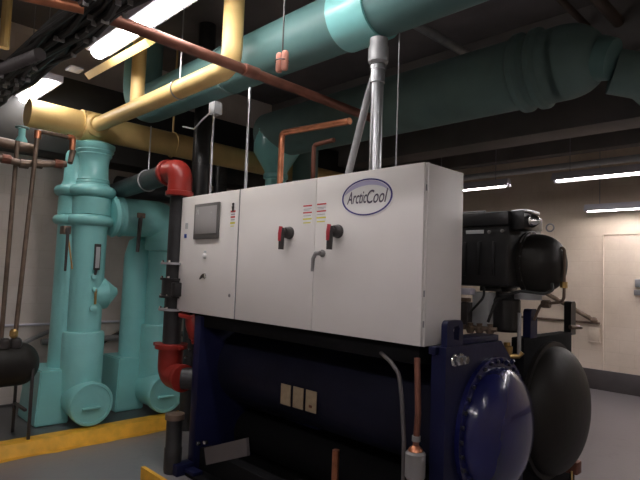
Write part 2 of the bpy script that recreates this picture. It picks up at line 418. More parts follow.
# right tube sheet
def lug(y0, y1, z0, z1, x0, x1, hole=None):
    bm = B(); R = .035; pl = []
    for i in range(7): t = PI/2*i/6; pl.append(V((x0, y0+R-R*math.cos(t), z1-R+R*math.sin(t))))
    for i in range(7): t = PI/2*i/6; pl.append(V((x0, y1-R+R*math.sin(t), z1-R+R*math.cos(t))))
    pl += [V((x0, y1, z0)), V((x0, y0, z0))]
    if not hole: prism(bm, pl, (x1-x0, 0, 0)); return bm
    hy, hz, ha, hb = hole; n = len(pl)
    # hole loop matched to the outline by angle
    hl = []
    for p in pl:
        t = math.atan2(p.z-hz, p.y-hy); hl.append(V((x0, hy+ha*math.cos(t), hz+hb*math.sin(t))))
    d = V((x1-x0, 0, 0)); L_ = [[bm.verts.new(q) for q in c] for c in (pl, [p+d for p in pl], [p+d for p in hl], hl)]
    for k in range(4):
        a, b = L_[k], L_[(k+1) % 4]
        for i in range(n): bm.faces.new((a[i], a[(i+1) % n], b[(i+1) % n], b[i]))
    return bm
bm = prism(B(), [(TX-.10, y, z) for y, z in ((2.80, ZF), (2.80, 1.235), (3.50, 1.235), (3.62, 1.13), (3.86, .90), (3.86, ZF))], (.10, 0, 0))
ts = obj('tube_sheet', bm, 'navy', ch, 20)
obj('lifting_lug', lug(2.815, 3.0, 1.22, 1.395, TX-.045, TX-.005, (2.925, 1.315, .040, .055)), 'navy', ts)
obj('corner_clip', mb((TX-.10, 2.765, 1.19), (TX-.05, 2.80, 1.235), .003), 'navy', ts)
obj('top_ledge', mb((TX-.16, 3.02, 1.236), (TX-.02, 3.50, 1.275), .004), 'navy', ts)
b0 = None
for y in (2.895, 2.965):
    bm = B(); hexbolt(bm, (TX, y, 1.155), (1, 0, 0), .030, .05)
    torus(bm, (TX+.003, y, 1.155), (1, 0, 0), .032, .008, 16, 6)
    obj('bolt', bm, 'chrome', ts)
def dome(cy, cz, R, depth, x0, n=72, fl=.035):
    pr = [(0, R+fl), (.03, R+fl), (.032, R+.0), (.035, R)]
    for i in range(1, 19):
        t = PI/2*i/18; pr.append((.035+depth*math.sin(t), R*max(0, math.cos(t))**.92))
    return ml(pr, (x0, cy, cz), (1, 0, 0), n)
d1 = obj('domed_head', dome(3.39, .66, .415, .17, TX, 72, .062), 'navydome', ch)
d1['label'] = 'glossy navy domed head on front barrel'
bm = hexbolt(B(), (TX+.03, 3.39, .66+.448), (1, 0, 0), .014, .014)
nb = 32; first = None
for i in range(nb):
    a = 2*PI*i/nb
    if first is None: first = obj('flange_bolt', bm, 'blackgloss', d1)
    else:
        copy_part(first, (0, .448*math.sin(a), .448*math.cos(a)-.448), d1)
# small tabs on the top of the navy head
for dy in (.05, .13):
    obj('boss', ml([(0, .016), (.03, .014)], (TX+.06, 3.39+dy, .66+.43), (.6, .1, .8), 12), 'navy', d1)
LG1 = ax(528, 330, TX).y+.09; LG2 = ax(569, 330, TX).y+.10
ts2 = obj('tube_sheet', mb((TX-.12, 3.90, ZF), (TX-.02, 4.84, 1.225), .006), 'void', ch)
obj('lifting_lug', lug(LG1, LG1+.12, 1.2, 1.44, TX-.08, TX-.02), 'navy', ts2)
obj('lifting_lug', lug(LG2, LG2+.11, 1.2, 1.49, TX-.08, TX-.02), 'blackgloss', ts2)
d2 = obj('domed_head', dome(Y2c, Z2c, .50, .22, TX-.02), 'domeblk', ch)
d2['label'] = 'matt black domed head on rear barrel'
# valve handle + nut at rear lug
p = V((TX, 4.8, 1.27))
obj('drain_valve', mt([p+V((-.02, 0, 0)), p+V((.02, .08, 0)), p+V((.02, .15, -.01))], [.02, .018, .012], 10), 'bronze', ch)
# left tube sheet
obj('tube_sheet', mb((LX-.05, 2.80, ZF), (LX+.06, 3.86, 1.20), .006), 'navy', ch)
obj('tube_sheet', mb((LX-.05, 3.90, ZF), (LX+.06, 4.84, 1.20), .006), 'navy', ch)
# left water box with two nozzles
lwb = obj('water_box', ml([(0, .40), (.03, .40), (.04, .36), (.14, .36), (.2, .2)], (LX-.05, 3.38, .66), (-1, 0, 0), 48), 'blackgloss', ch)
# mounting foot and bracket at lower left
bm = B(); p = ay(182, 461, 2.80)
box(bm, (LX-.16, 2.70, p.z-.02), (LX+.22, 2.8, p.z+.01), .003)
br = obj('mounting_bracket', bm, 'navy', ch)
p0 = ay(205, 456, 2.74); p1 = ay(246, 448, 2.74)
bm = B(); prism(bm, [ay(206, 465, 2.76), ay(247, 456, 2.76), ay(246, 438, 2.76), ay(204, 448, 2.76)], (0, .03, 0))
obj('bracket_arm', bm, 'base', br)
for q in ((200, 443), (207, 442)):
    p = ay(*q, 2.80); obj('bolt', hexbolt(B(), (p.x, 2.80, p.z), (0, -1, 0), .02, .035), 'chrome', br)
# shell nameplates
for q in ((285.2, 394.8), (297.6, 398), (310.5, 401.6)):
    p = ay(*q, 3.0)
    o = obj('nameplate', mb((p.x-.062, 3.003, p.z-.085), (p.x+.062, 3.010, p.z+.085), .0015), 'plate', ch)
    if q[0] > 305:
        obj('stain', mb((p.x-.02, 3.0015, p.z-.05), (p.x+.015, 3.004, p.z-.03)), 'copperdull', o)
obj('shade_fill_beam', mb((LX+.06, 2.86, ZF), (TX-.10, 2.98, ZF+.22), .006), 'void', ch)  # dark beam added to fill in the shade below the shell
obj('shade_fill_pan', mb((LX+.08, 2.70, ZF), (TX-.12, 4.8, ZF+.03), .006), 'void', ch)  # black sheet over the pad, standing in for shade beneath the barrels
obj('shade_fill_drum', ml([(0, .20), (TX-LX-.16, .20)], (LX+.06, 3.45, .03), (1, 0, 0), 40), 'void', ch)  # dark drum added where only shade shows under the front barrel
obj('support_foot', mb((LX-.05, 2.62, ZF), (LX+.07, 2.80, ZF+.10), .006), 'navy', ch)
obj('rear_skid_beam', mb((LX+.06, 4.5, ZF), (TX-.12, 4.62, ZF+.14), .006), 'rubber', ch)

# ------------------------------------------------------------------ compressor on top of the barrels
cmp_ = thing('compressor', 'black ribbed centrifugal compressor with rounded end beside the pale cabinet', 'compressor', (-2.3, 4.0, 1.57))
cy0, cy1, cx0, cx1, cz0, cz1 = 3.72, 4.30, -2.75, -1.80, 1.60, 2.16
bm = mb((cx0, cy0, cz0), (cx1, cy1, cz1), .03)
for i in range(7):
    x = cx0+.1+i*.12; box(bm, (x, cy0-.012, cz0+.08), (x+.02, cy0+.01, cz1-.22), .003)
obj('housing', bm, 'blackgloss', cmp_)
bm = B(); box(bm, (cx0, cy0-.03, cz1-.10), (cx1+.005, cy1, cz1+.006), .012)
cv = obj('top_cover', bm, 'blackgloss', cmp_)
obj('cover_rim', mt([(cx0+.2, cy0-.02, cz1+.012), (cx1-.18, cy0-.02, cz1+.012)], .006, 8), 'steeldull', cmp_)
p = ay(475, 232, cy0); obj('nameplate', mb((p.x-.075, cy0-.006, p.z-.014), (p.x+.075, cy0, p.z+.014), .002), 'greylt', cmp_)
for q in ((470, 224), (484, 223), (498, 222), (490, 232), (503, 231)):
    p = ay(*q, cy0); obj('rivet', ml([(0, .012), (.02, .012), (.024, .006)], (p.x, cy0-.03+.028, p.z), (0, -1, 0), 12), 'grey', cmp_)
pr = [(0, .245), (.035, .245), (.037, .228)]
for i in range(1, 15):
    t = PI/2*i/14; pr.append((.06+.20*math.sin(t), .228*max(0, math.cos(t))**.62))
pr.insert(3, (.06, .228))
hd = obj('end_cap', ml(pr, (cx1, 4.06, 1.79), (1, 0, 0), 48), 'domeblk', cmp_)
fl = obj('end_flange', ml([(0, .250), (.012, .250)], (cx1+.012, 4.07, 1.795), (1, 0, 0), 48), 'steeldull', cmp_)
fb = None
for i in range(16):
    a = 2*PI*(i+.5)/16
    if fb is None: fb = obj('flange_bolt', hexbolt(B(), (cx1+.024, 4.06+.236*math.sin(a), 1.79+.236*math.cos(a)), (1, 0, 0), .009, .014), 'chrome', cmp_); a0 = a
    else: copy_part(fb, (0, .236*(math.sin(a)-math.sin(a0)), .236*(math.cos(a)-math.cos(a0))), cmp_)
# junction block with metal caps at the top right corner
jb = obj('terminal_box', mb((cx1, 3.74, 2.03), (cx1+.10, 3.96, 2.17), .008), 'blackgloss', cmp_)
obj('cap_nut', ml([(0, .045), (.06, .045), (.06, .05), (.075, .05), (.11, .03), (.13, .004)], (cx1+.06, 3.84, 2.095), (1, -.2, 0), 20), 'chrome', jb)
obj('cap_bracket', mb((cx1+.0, 3.745, 2.155), (cx1+.12, 3.97, 2.175), .004), 'steel', jb)
obj('lifting_eye', torus(B(), (-1.62, 4.01, 2.06), (0, 1, 0), .028, .006, 20, 8), 'steeldull', hd)

# suction valve column and flanges below the compressor
vs_ = thing('suction_valve', 'black cylindrical valve body with a steel flange below the compressor', 'valve', (-1.95, 3.9, 1.24))
p = ay(506, 318, 3.9)
vx = p.x
obj('valve_body', ml([(0, .085), (.02, .105), (.24, .105), (.27, .08), (.30, .08)], (vx, 3.9, 1.262), (0, 0, 1), 28), 'blackgloss', vs_)
p2 = ay(530, 297, 3.9)
obj('steel_flange', ml([(0, .10), (.035, .10), (.035, .12), (.06, .12)], (p2.x-.03, 3.93, 1.515), (0, 0, 1), 28), 'steeldull', vs_)
obj('flange_plate', mb((vx-.16, 3.78, 1.565), (vx+.02, 4.05, 1.60), .004), 'blackgloss', vs_)
lv = thing('liquid_line_manifold', 'pale steel manifold with capped stub beside cabinet and below the compressor', 'pipe fitting', (-2.3, 3.7, 1.24))
p = ay(466, 292, 3.7)
obj('steel_bar', mb((p.x-.25, 3.66, p.z-.02), (p.x+.06, 3.74, p.z+.03), .006), 'hood', lv)
obj('under_bar', mb((p.x-.2, 3.67, p.z-.075), (p.x+.03, 3.73, p.z-.045), .006), 'bronze', lv)
obj('pink_casing', mb((p.x+.03, 3.74, 1.30), (p.x+.17, 3.86, p.z+.005), .01), 'greylt', lv)
obj('dark_casing', mb((p.x-.2, 3.68, 1.28), (p.x+.03, 3.80, p.z-.08), .01), 'dkplastic', lv)
# cluster of small brass fittings on top of the front barrel
bf = thing('brass_service_valve', 'small brass service valves low between the two domed barrels under the compressor', 'valve', (-1.82, 3.74, 1.08))
p = ay(507, 352, 3.74); q = ay(519, 352, 3.78)
obj('valve_body', ml([(0, .022), (.03, .028), (.05, .040), (.09, .040), (.10, .024), (.12, .024)], (p.x, 3.74, p.z-.05), (0, 0, 1), 12), 'brass', bf)
obj('valve_stem', mt([(p.x, 3.74, p.z-.03), (q.x, 3.78, q.z-.03), (q.x+.02, 3.79, q.z)], .018, 10), 'brass', bf)
obj('riser', mt([(q.x, 3.78, q.z-.03), (q.x, 3.78, 1.42)], .014, 10), 'steeldull', bf)
gv = thing('green_brass_valve', 'weathered brass angle valve behind the lifting lug beside the cabinet', 'valve', (-2, 3.4, 1.28))
p = ay(478, 327, 3.45)
for i, dx in enumerate((-.06, .0, .07)):
    obj('fitting', ml([(0, .02), (.02, .03), (.05, .03), (.055, .018), (.075, .022)], (p.x+dx, 3.45+.02*i, p.z-.05), (0, 0, 1), 10), 'bronze', gv)
obj('bar', mt([(p.x-.12, 3.45, p.z-.01), (p.x+.12, 3.49, p.z-.01)], .018, 10), 'bronze', gv)
# compressor tubing
def cable(name, label, cat, pts, r, m, fil=.05, group=None, n=10):
    return tag(obj(name, mt(pts, r, n, fil), m), label, cat, group)
rt = thing('refrigerant_tube', 'bronze refrigerant tube with brass nut looping down from the black compressor end', 'tube', (-1.45, 4.05, 1.3))
YT = 4.05
q = [ay(558, 248, YT), ay(564.5, 248, YT), ay(564, 302, YT), ay(541, 304, YT), ay(534, 320, YT)]
obj('tube', mt(q, .011, 12, .05), 'bronze', rt)
p = ay(563.8, 285, YT); obj('nut', ml([(0, .026), (.045, .026)], p-V((0, 0, .022)), (0, 0, 1), 6), 'brass', rt)
p = ay(546, 304, YT); obj('coupling', ml([(0, .03), (.06, .03)], p-V((.03, 0, 0)), (1, 0, 0), 8), 'bronze', rt)
cable('black_hose', 'thick black hose curving under the compressor end cap', 'hose', [ay(488, 322, 3.68), ay(496, 300, 3.68), ay(520, 291, 3.68), ay(545, 294, 3.74), ay(553, 290, 3.8), ay(552, 284, 3.9)], .011, 'rubber', .06)
cable('black_cable', 'thin black cable drooping beside cabinet below the compressor', 'cable', [ay(484, 287, 3.66), ay(484, 297, 3.62), ay(476, 306, 3.62), ay(470, 312, 3.62)], .009, 'rubber', .05)

# ------------------------------------------------------------------ front small piping under the cabinet
dr = thing('filter_drier', 'grey cylindrical canister with a copper pipe rising in front of the barrel', 'canister', ay(415, 478, 2.68))
c = ay(415, 474, 2.68)
obj('canister', ml([(-.06, .030), (0, .055), (.005, .06), (.14, .06), (.15, .052), (.158, .03)], (c.x, 2.68, c.z-.02), (0, 0, 1), 28), 'grey', dr)
obj('copper_neck', ml([(0, .045), (.012, .04), (.03, .02)], (c.x, 2.68, c.z+.135), (0, 0, 1), 20), 'copper', dr)
t_ = ay(417, 366, 2.74)
obj('copper_pipe', mt([(c.x, 2.68, c.z+.15), (c.x+.004, 2.69, c.z+.35), (t_.x, 2.74, 1.16)], .019, 16), 'copperdull', dr)
obj('pipe_clamp', ml([(0, .026), (.03, .026)], (c.x+.001, 2.682, c.z+.19), (0, 0, 1), 16), 'steeldull', dr)
obj('stem', mt([(c.x, 2.68, ZF), (c.x, 2.68, c.z-.07)], .03, 14), 'blackgloss', dr)
cable('flexible_conduit', 'grey flexible conduit dropping from the cabinet beside the copper pipe', 'conduit',
      [ay(380, 352, 2.86), ay(391, 362, 2.72), ay(399, 374, 2.70), ay(402, 400, 2.68), ay(404, 440, 2.66), V((ay(405, 478, 2.66).x, 2.66, ZF+.02))], .013, 'base', .1)
p = ay(336, 450, 2.80)
cable('copper_riser', 'short copper riser standing left of the grey canister', 'pipe', [(p.x, 2.80, ZF), (p.x, 2.80, p.z)], .026, 'copper', 0)

# ------------------------------------------------------------------ teal pumps (insulated piping)
EYE_SCALE = 1.0
TXP = -5.55
def profile_ring(z, r, rr, k=8):
    return [(z-rr*math.cos(PI*i/k), r+rr*math.sin(PI*i/k)) for i in range(k+1)]
pa = thing('insulated_pump', 'left teal jacketed pump with twin ringed columns and a round front cap', 'pump', (TXP, 2.08, .1))
ycol = 2.13
prA = [(.33, .20), (.95, .20), (.98, .19), (.985, .160), (2.0, .165)] + [(1.99, .165)] * 0
prA += profile_ring(2.11, .17, .055)[0:] + [(2.17, .185), (2.34, .185)] + profile_ring(2.41, .17, .06) + [(2.475, .17), (2.49, .16), (2.50, .165), (2.52, .155), (2.53, .16), (2.55, .145), (2.70, .14), (2.76, .15), (2.79, .17), (2.80, .165), (2.83, .185), (2.84, .18), (2.87, .195), (2.90, .195), (2.93, .13)]
obj('front_column', ml(prA, (TXP, ycol, 0), (0, 0, 1), 40), 'teal', pa)
ycb = 2.01; xcb = -5.72
prB = [(.60, .15), (1.9, .14)] + profile_ring(2.11, .14, .05) + [(2.17, .15), (2.34, .15)] + profile_ring(2.41, .14, .055) + [(2.48, .13), (2.52, .115), (2.80, .105), (2.83, .09)]
obj('rear_column', ml(prB, (xcb, ycb, 0), (0, 0, 1), 36), 'teal', pa)
stub = obj('suction_end', ml([(0, .15), (.12, .175), (.16, .185), (.44, .185), (.445, .205), (.52, .208), (.535, .20), (.536, .178), (.528, .175)], (TXP-.17, 2.115, .32), (1, 0, 0), 44), 'teal', pa)
def cap_bar(y, z, x, parent): obj('cap_handle', mb((x, y-.085, z-.008), (x+.035, y+.085, z+.012), .006), 'teal', parent)
cap_bar(2.105, .285, TXP+.355, stub)
# pedestal, tapered
def pedestal(x0, x1, y0, y1, z1, tp, parent):
    bm = B(); a = [(x0-tp, y0-tp, .1), (x1+tp, y0-tp, .1), (x1+tp, y1+tp, .1), (x0-tp, y1+tp, .1)]; b = [(x0, y0, z1), (x1, y0, z1), (x1, y1, z1), (x0, y1, z1)]
    rings(bm, [[V(p) for p in a], [V(p) for p in b]], 4)
    bmesh.ops.bevel(bm, geom=list(bm.edges), offset=.012, segments=2, affect='EDGES')
    return obj('pedestal', bm, 'teal', parent)
pedestal(-6.0, -5.52, 1.74, 1.98, .62, .035, pa)
# strainer leg, valves and thermometer
obj('strainer_leg', ml([(-.08, .17), (.08, .165), (.20, .05), (.21, .045)], (TXP, ycol+.1, 1.36), (0, 1, .12), 28), 'teal', pa)
for q, s in (((94.5, 276.5), .032), ((95, 290), .026), ((93.5, 308.5), .036)):
    p = ax(*q, TXP+.17); obj('gauge_valve', ml([(0, s*.6), (.02, s), (.05, s), (.06, s*.5)], (TXP+.14, p.y, p.z), (1, -.1, 0), 14), 'teal', pa)
p = ax(94.5, 301, TXP+.17); p_ = ax(95, 291, TXP+.17)
obj('gauge_pipe', mt([p+V((.02, 0, -.03)), p_+V((.02, 0, .02))], .012, 10), 'brass', pa)
p0 = ax(98, 244, TXP+.19); p1 = ax(96.5, 270, TXP+.19)
th = obj('thermometer', mb((TXP+.18, p0.y-.03, p1.z), (TXP+.205, p0.y+.03, p0.z), .004), 'dkplastic', pa)
obj('scale', mb((TXP+.2, p0.y-.02, p1.z+.02), (TXP+.209, p0.y+.02, p0.z-.03), .001), 'greylt', th)
obj('bulb', mt([(TXP+.19, p0.y, p1.z+.01), (TXP+.19, p0.y-.01, p1.z-.05), (TXP+.12, p0.y-.01, p1.z-.06)], .014, 10), 'dkplastic', th)
p0 = ax(67, 229, TXP+.12); p1 = ax(64, 271, TXP+.12)
vl = obj('lever_handle', mt([(TXP+.12, p0.y, p0.z), (TXP+.15, p0.y, p0.z-.05), (TXP+.15, p1.y, p1.z)], [.03, .016, .012], 10), 'dkplastic', pa)
obj('lever_hub', mb((TXP+.02, p0.y-.035, p0.z-.05), (TXP+.14, p0.y+.035, p0.z+.03), .008), 'bronze', vl)
p2 = ax(71, 269, TXP+.12)
obj('lever_rod', mt([(TXP+.15, p0.y+.01, p0.z-.1), (TXP+.15, p2.y, p2.z)], .008, 8), 'brass', vl)
obj('vent_pipe', mt([(xcb+.05, ycb+.02, 2.8), (xcb+.05, ycb+.02, 3.05)], .055, 16), 'teal', pa)

pb_ = thing('insulated_pump', 'right teal jacketed pump with large elbow and a round front cap', 'pump', (TXP, 2.85, .1))
y2 = 2.965
prA2 = [(.33, .20), (.99, .20), (1.02, .19), (1.025, .162), (1.84, .165), (1.845, .20), (1.90, .21), (1.96, .20)]
obj('front_column', ml(prA2, (TXP, y2, 0), (0, 0, 1), 40), 'teal', pb_)
# elbow from pump A's ringed body over to this pump
P = fillet([(TXP, 2.36, 2.18), (TXP, y2, 2.20), (TXP, y2, 1.90)], .30, 12)
rr = [.205]*len(P)
obj('elbow', sweep(B(), P, rr, 32), 'teal', pb_)
obj('elbow_flange', ml([(0, .16), (.01, .205), (.04, .225), (.07, .21), (.085, .2), (.12, .222), (.13, .205)], (TXP, 2.31, 2.18), (0, 1, .06), 40), 'teal', pb_)
x2b, y2b = -5.78, 2.79
obj('rear_column', ml([(.6, .17), (1.75, .165), (1.80, .16), (1.95, .12), (2.0, .05)], (x2b, y2b, 0), (0, 0, 1), 36), 'teal', pb_)
stub2 = obj('suction_end', ml([(0, .15), (.12, .17), (.16, .18), (.44, .18), (.445, .20), (.52, .203), (.535, .195), (.536, .173), (.528, .17)], (TXP-.17, 2.90, .32), (1, 0, 0), 44), 'teal', pb_)
cap_bar(2.89, .29, TXP+.355, stub2)
pedestal(-6.05, -5.6, 2.55, 2.80, .66, .035, pb_)
p0 = ax(141, 213, TXP+.2); p1 = ax(136.5, 252, TXP+.2)
lv2 = obj('lever_handle', mt([(TXP+.2, p0.y, p0.z-.03), (TXP+.22, p1.y, p1.z)], [.024, .018], 10), 'dkplastic', pb_)
obj('lever_hub', mb((TXP+.14, p0.y-.045, p0.z-.055), (TXP+.22, p0.y+.045, p0.z+.0), .008), 'bronze', lv2)

# stub pipe standing on the floor before the yellow kerb
p = az(172, 472, .12)
bs = thing('black_pipe_stub', 'black vertical pipe stub with clamp ring standing before the yellow edge', 'pipe', (p.x, p.y, .12))
zt = ax(172, 414, p.x).z
obj('pipe', ml([(.12, .062), (.15, .066), (.3, .066), (.31, .06), (zt-.04, .06)], (p.x, p.y, 0), (0, 0, 1), 28), 'black', bs)
obj('clamp_ring', ml([(zt-.04, .072), (zt, .072), (zt+.005, .05)], (p.x, p.y, 0), (0, 0, 1), 28), 'bronze', bs)

# ------------------------------------------------------------------ black chilled water piping with red fittings
EYE_SCALE = .8
RX, RY = -4.97, 2.80
bp_ = thing('black_riser_pipe', 'black vertical pipe with red elbows beside the left edge of cabinet', 'pipe', (RX, RY, .95))
ze = 2.68
obj('horizontal_run', mt([(-8.0, 3.16, ze), (RX-.2, RY+.01, ze)], .115, 28), 'black', bp_)
e = obj('upper_elbow', mt([(RX-.22, RY, ze), (RX, RY, ze), (RX, RY, ze-.27)], .125, 28, .21, 10), 'red', bp_)
e['label'] = 'red curved elbow'
for a, d in (((RX-.29, RY, ze), (1, 0, 0)), ((RX, RY, ze-.28), (0, 0, 1))):
    obj('red_collar', ml([(0, .13), (.005, .143), (.05, .143), (.055, .13)], a, d, 28), 'red', e)
obj('riser', mt([(RX, RY, ze-.28), (RX, RY, .86)], .093, 28), 'black', bp_)
# valve assembly on the riser
zv = 1.47
for dz in (-.25, -.12, .06, .22):
    fl_ = obj('valve_flange', ml([(0, .15), (.022, .15)], (RX, RY, zv+dz), (0, 0, 1), 28), 'steeldull' if abs(dz) > .2 else 'blackgloss', bp_)
    for k in range(6):
        a = 2*PI*k/6
        obj('bolt', hexbolt(B(), (RX+.13*math.cos(a), RY+.13*math.sin(a), zv+dz+.022), (0, 0, 1), .014, .02), 'chrome', fl_)
obj('butterfly_valve', ml([(0, .13), (.2, .13)], (RX, RY, zv-.12), (0, 0, 1), 28), 'blackgloss', bp_)
obj('actuator', mb((RX+.10, RY-.10, zv-.1), (RX+.18, RY+.02, zv+.04), .01), 'blackgloss', bp_)
# lower red coupling and elbow into the chiller
zc = .83
cp = obj('red_coupling', ml([(0, .12), (.004, .165), (.05, .165), (.054, .11)], (RX, RY, zc), (0, 0, 1), 28), 'red', bp_)
obj('clamp_ear', mb((RX-.24, RY-.08, zc+.008), (RX-.14, RY+.0, zc+.045), .006), 'red', cp)
obj('clamp_ear', mb((RX+.12, RY-.03, zc+.008), (RX+.21, RY+.03, zc+.045), .006), 'red', cp)
obj('clamp_bolt', mt([(RX-.16, RY-.09, zc+.027), (RX-.16, RY+.04, zc+.027)], .012, 8), 'chrome', cp)
e2 = obj('lower_elbow', mt([(RX, RY, zc+.0), (RX, RY, .57), (RX+.20, RY, .57)], .125, 28, .17, 10), 'red', bp_)
obj('red_collar', ml([(0, .115), (.005, .135), (.05, .135), (.055, .115)], (RX+.22, RY, .57), (1, 0, 0), 28), 'red', e2)
obj('nozzle', mt([(RX+.25, RY, .57), (LX-.06, RY+.16, .57)], .105, 24), 'black', bp_)
# upper red elbow in front of it, dropping from under the cabinet
p = ay(196.5, 330, 2.9)
ur = thing('red_pipe_elbow', 'red bent pipe elbow under the lower left corner of cabinet', 'pipe fitting', (p.x, 2.9, 1.0))
ux = p.x
obj('elbow', mt([(ux-.02, 2.86, 1.20), (ux+.0, 2.88, 1.12), (ux+.03, 2.91, 1.02), (ux+.06, 2.95, .95)], [.075, .10, .11, .09], 20), 'red', ur)
obj('flange', ml([(0, .12), (.03, .12), (.032, .08)], (ux-.06, 2.86, 1.17), (.1, 0, 1), 24), 'red', ur)
obj('coupling', ml([(0, .085), (.01, .10), (.04, .10), (.05, .085)], (ux+.06, 2.93, .93), (-.3, -.2, 1), 24), 'red', ur)
for q in ((190, 350), (186, 357)):
    p = ay(*q, 2.82); obj('bolt', hexbolt(B(), p, (0, -1, 0), .014, .02), 'chrome', ur)

# tall black risers behind the cabinet
EYE_SCALE = 1.0
g = 'black insulated risers behind cabinet'
for i, (px0, r, yy, lab, ztop) in enumerate(((200.5, .092, 3.0, 'tall glossy black insulated riser rising behind left end of cabinet', 4.3), (221, .085, 3.9, 'second black insulated riser set farther back behind the cabinet', 3.06))):
    p = ay(px0, 170, yy)
    t = thing('insulated_riser', lab, 'pipe', (p.x, yy, .0), g)
    obj('riser', ml([(0, r), (ztop, r)], (p.x, yy, 0), (0, 0, 1), 28), 'black', t)
    for z in (1.2, 2.45, 2.75):
        obj('jacket_band', ml([(0, r+.003), (.03, r+.003)], (p.x, yy, z), (0, 0, 1), 28), 'blackgloss', t)

# ------------------------------------------------------------------ yellow piping
YZ = 3.08
yp = thing('yellow_pipe', 'thick yellow jacketed pipe run overhead with a branch and risers', 'pipe', (TXP, 2.2, YZ-.13))
obj('main_run', mt([(TXP, 1.47, YZ+.01), (TXP, 8.0, YZ-.02)], .135, 28), 'yellow', yp)
obj('tee_band', ml([(0, .157), (.22, .157)], (TXP, 1.96, YZ), (0, 1, 0), 28), 'yellow', yp)
br_ = obj('branch_run', mt([(TXP+.1, 2.08, YZ), (-3.07, 2.08, YZ), (-3.07, 2.08, CZ)], .073, 24, .12, 8), 'yellow', yp)
obj('branch_collar', ml([(0, .12), (.05, .12), (.08, .09)], (TXP+.1, 2.08, YZ), (1, 0, 0), 24), 'yellow', yp)
p = ay(137.5, 90, 2.08)
obj('riser', mt([(p.x, 2.08, YZ), (p.x, 2.08, CZ)], .062, 20), 'yellow', yp)
# wire hangers on the yellow branch
def hanger(name, label, x, y, z, r, ztop, m='steel', axis=(1, 0, 0), rod=.006, cat='pipe hanger', group=None):
    t = thing(name, label, cat, (x, y, z), group)
    obj('clevis_ring', torus(B(), (x, y, z), axis, r+.008, .006, 28, 6), m, t)
    obj('rod', mt([(x, y, z+r+.008), (x, y, ztop)], rod, 8), m, t)
    return t
p = ay(180, 82, 2.08); hanger('pipe_hanger', 'thin wire hanger looped around the yellow branch pipe', p.x, 2.08, YZ, .073, CZ, group='pipe hangers')
hanger('pipe_hanger', 'pale clevis hanger around the black horizontal pipe', -4.72, 2.32, ze*.8+.33, .092, 3.0, 'greylt', (1, 0, 0), group='pipe hangers')
p = ax(171, 148, TXP); hanger('pipe_hanger', 'hanger strap around the far part of the yellow main pipe', TXP, 3.0, YZ, .135, CZ, 'yellow', (0, 1, 0), .012, group='pipe hangers')
# yellow channel beam next to the ceiling light
a = az(89, 75, 3.42); b = az(143, 44, 3.42)
bm = mt([(a.x, a.y, 3.42), (b.x+.1, a.y+.03, 3.42)], .045, 4)
tag(obj('yellow_channel', bm, 'yellow'), 'yellow painted channel parallel to the bright overhead light', 'channel')

# far yellow pipe upper left
p = az(4, 48, 3.5)
a = az(72, 70, 3.45); b = az(89, 64, 3.45)
tag(obj('fixture_bracket', mb((a.x-.06, a.y-.04, 3.45), (a.x+.08, a.y+.08, 3.47), .003), 'hood'), 'pale metal bracket at the end of the bright overhead light', 'bracket')
cable('yellow_duct_end', 'partly seen yellow pipe at the upper left edge', 'pipe', [(p.x, p.y, CZ), (p.x, p.y, 3.50)], .04, 'yellow', 0)

# ------------------------------------------------------------------ big teal pipe overhead
EYE_SCALE = .8
TY, TZ, TR = 3.02, 3.70, .235
tp_ = thing('teal_overhead_pipe', 'big teal wrapped pipe running overhead above the cabinet', 'pipe', (-3, TY, TZ-TR))
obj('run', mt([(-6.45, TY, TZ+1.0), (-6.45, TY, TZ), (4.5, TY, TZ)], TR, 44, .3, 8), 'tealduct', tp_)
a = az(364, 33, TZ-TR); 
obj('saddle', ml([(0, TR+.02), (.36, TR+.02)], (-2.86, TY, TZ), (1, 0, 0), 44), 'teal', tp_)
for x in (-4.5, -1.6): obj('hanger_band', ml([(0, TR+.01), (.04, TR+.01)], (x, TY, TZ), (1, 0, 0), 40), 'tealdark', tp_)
EYE_SCALE = 1.0
# second teal pipe farther back with valve body, running to the right
SYP, SZP, SR = 4.2, 3.38, .29
tq = thing('teal_header_pipe', 'dim teal header pipe crossing the upper right behind the first', 'pipe', (-2.5, SYP, SZP-SR))
xl = ay(268, 150, SYP).x
xr = ay(565, 80, SYP).x
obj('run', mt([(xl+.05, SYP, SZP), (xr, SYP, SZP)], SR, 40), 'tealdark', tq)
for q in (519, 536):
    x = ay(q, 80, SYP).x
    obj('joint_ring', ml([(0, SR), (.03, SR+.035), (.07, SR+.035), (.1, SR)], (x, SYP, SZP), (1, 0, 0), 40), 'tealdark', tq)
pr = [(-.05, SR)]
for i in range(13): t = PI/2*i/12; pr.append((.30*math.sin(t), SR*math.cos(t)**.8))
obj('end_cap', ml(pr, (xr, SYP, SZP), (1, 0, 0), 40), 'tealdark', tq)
obj('end_flange', ml([(0, .11), (.05, .13), (.06, .17), (.16, .15), (.17, .1)], (xr+.20, SYP-.02, SZP-.02), (1, 0, -.35), 24), 'tealduct', tq)
obj('outlet_pipe', mt([(xr+.30, SYP+.15, SZP-.1), (xr+.50, SYP+.25, SZP-.16), (xr+.50, WY-.01, SZP-.16)], .17, 24, .15), 'tealdark', tq)
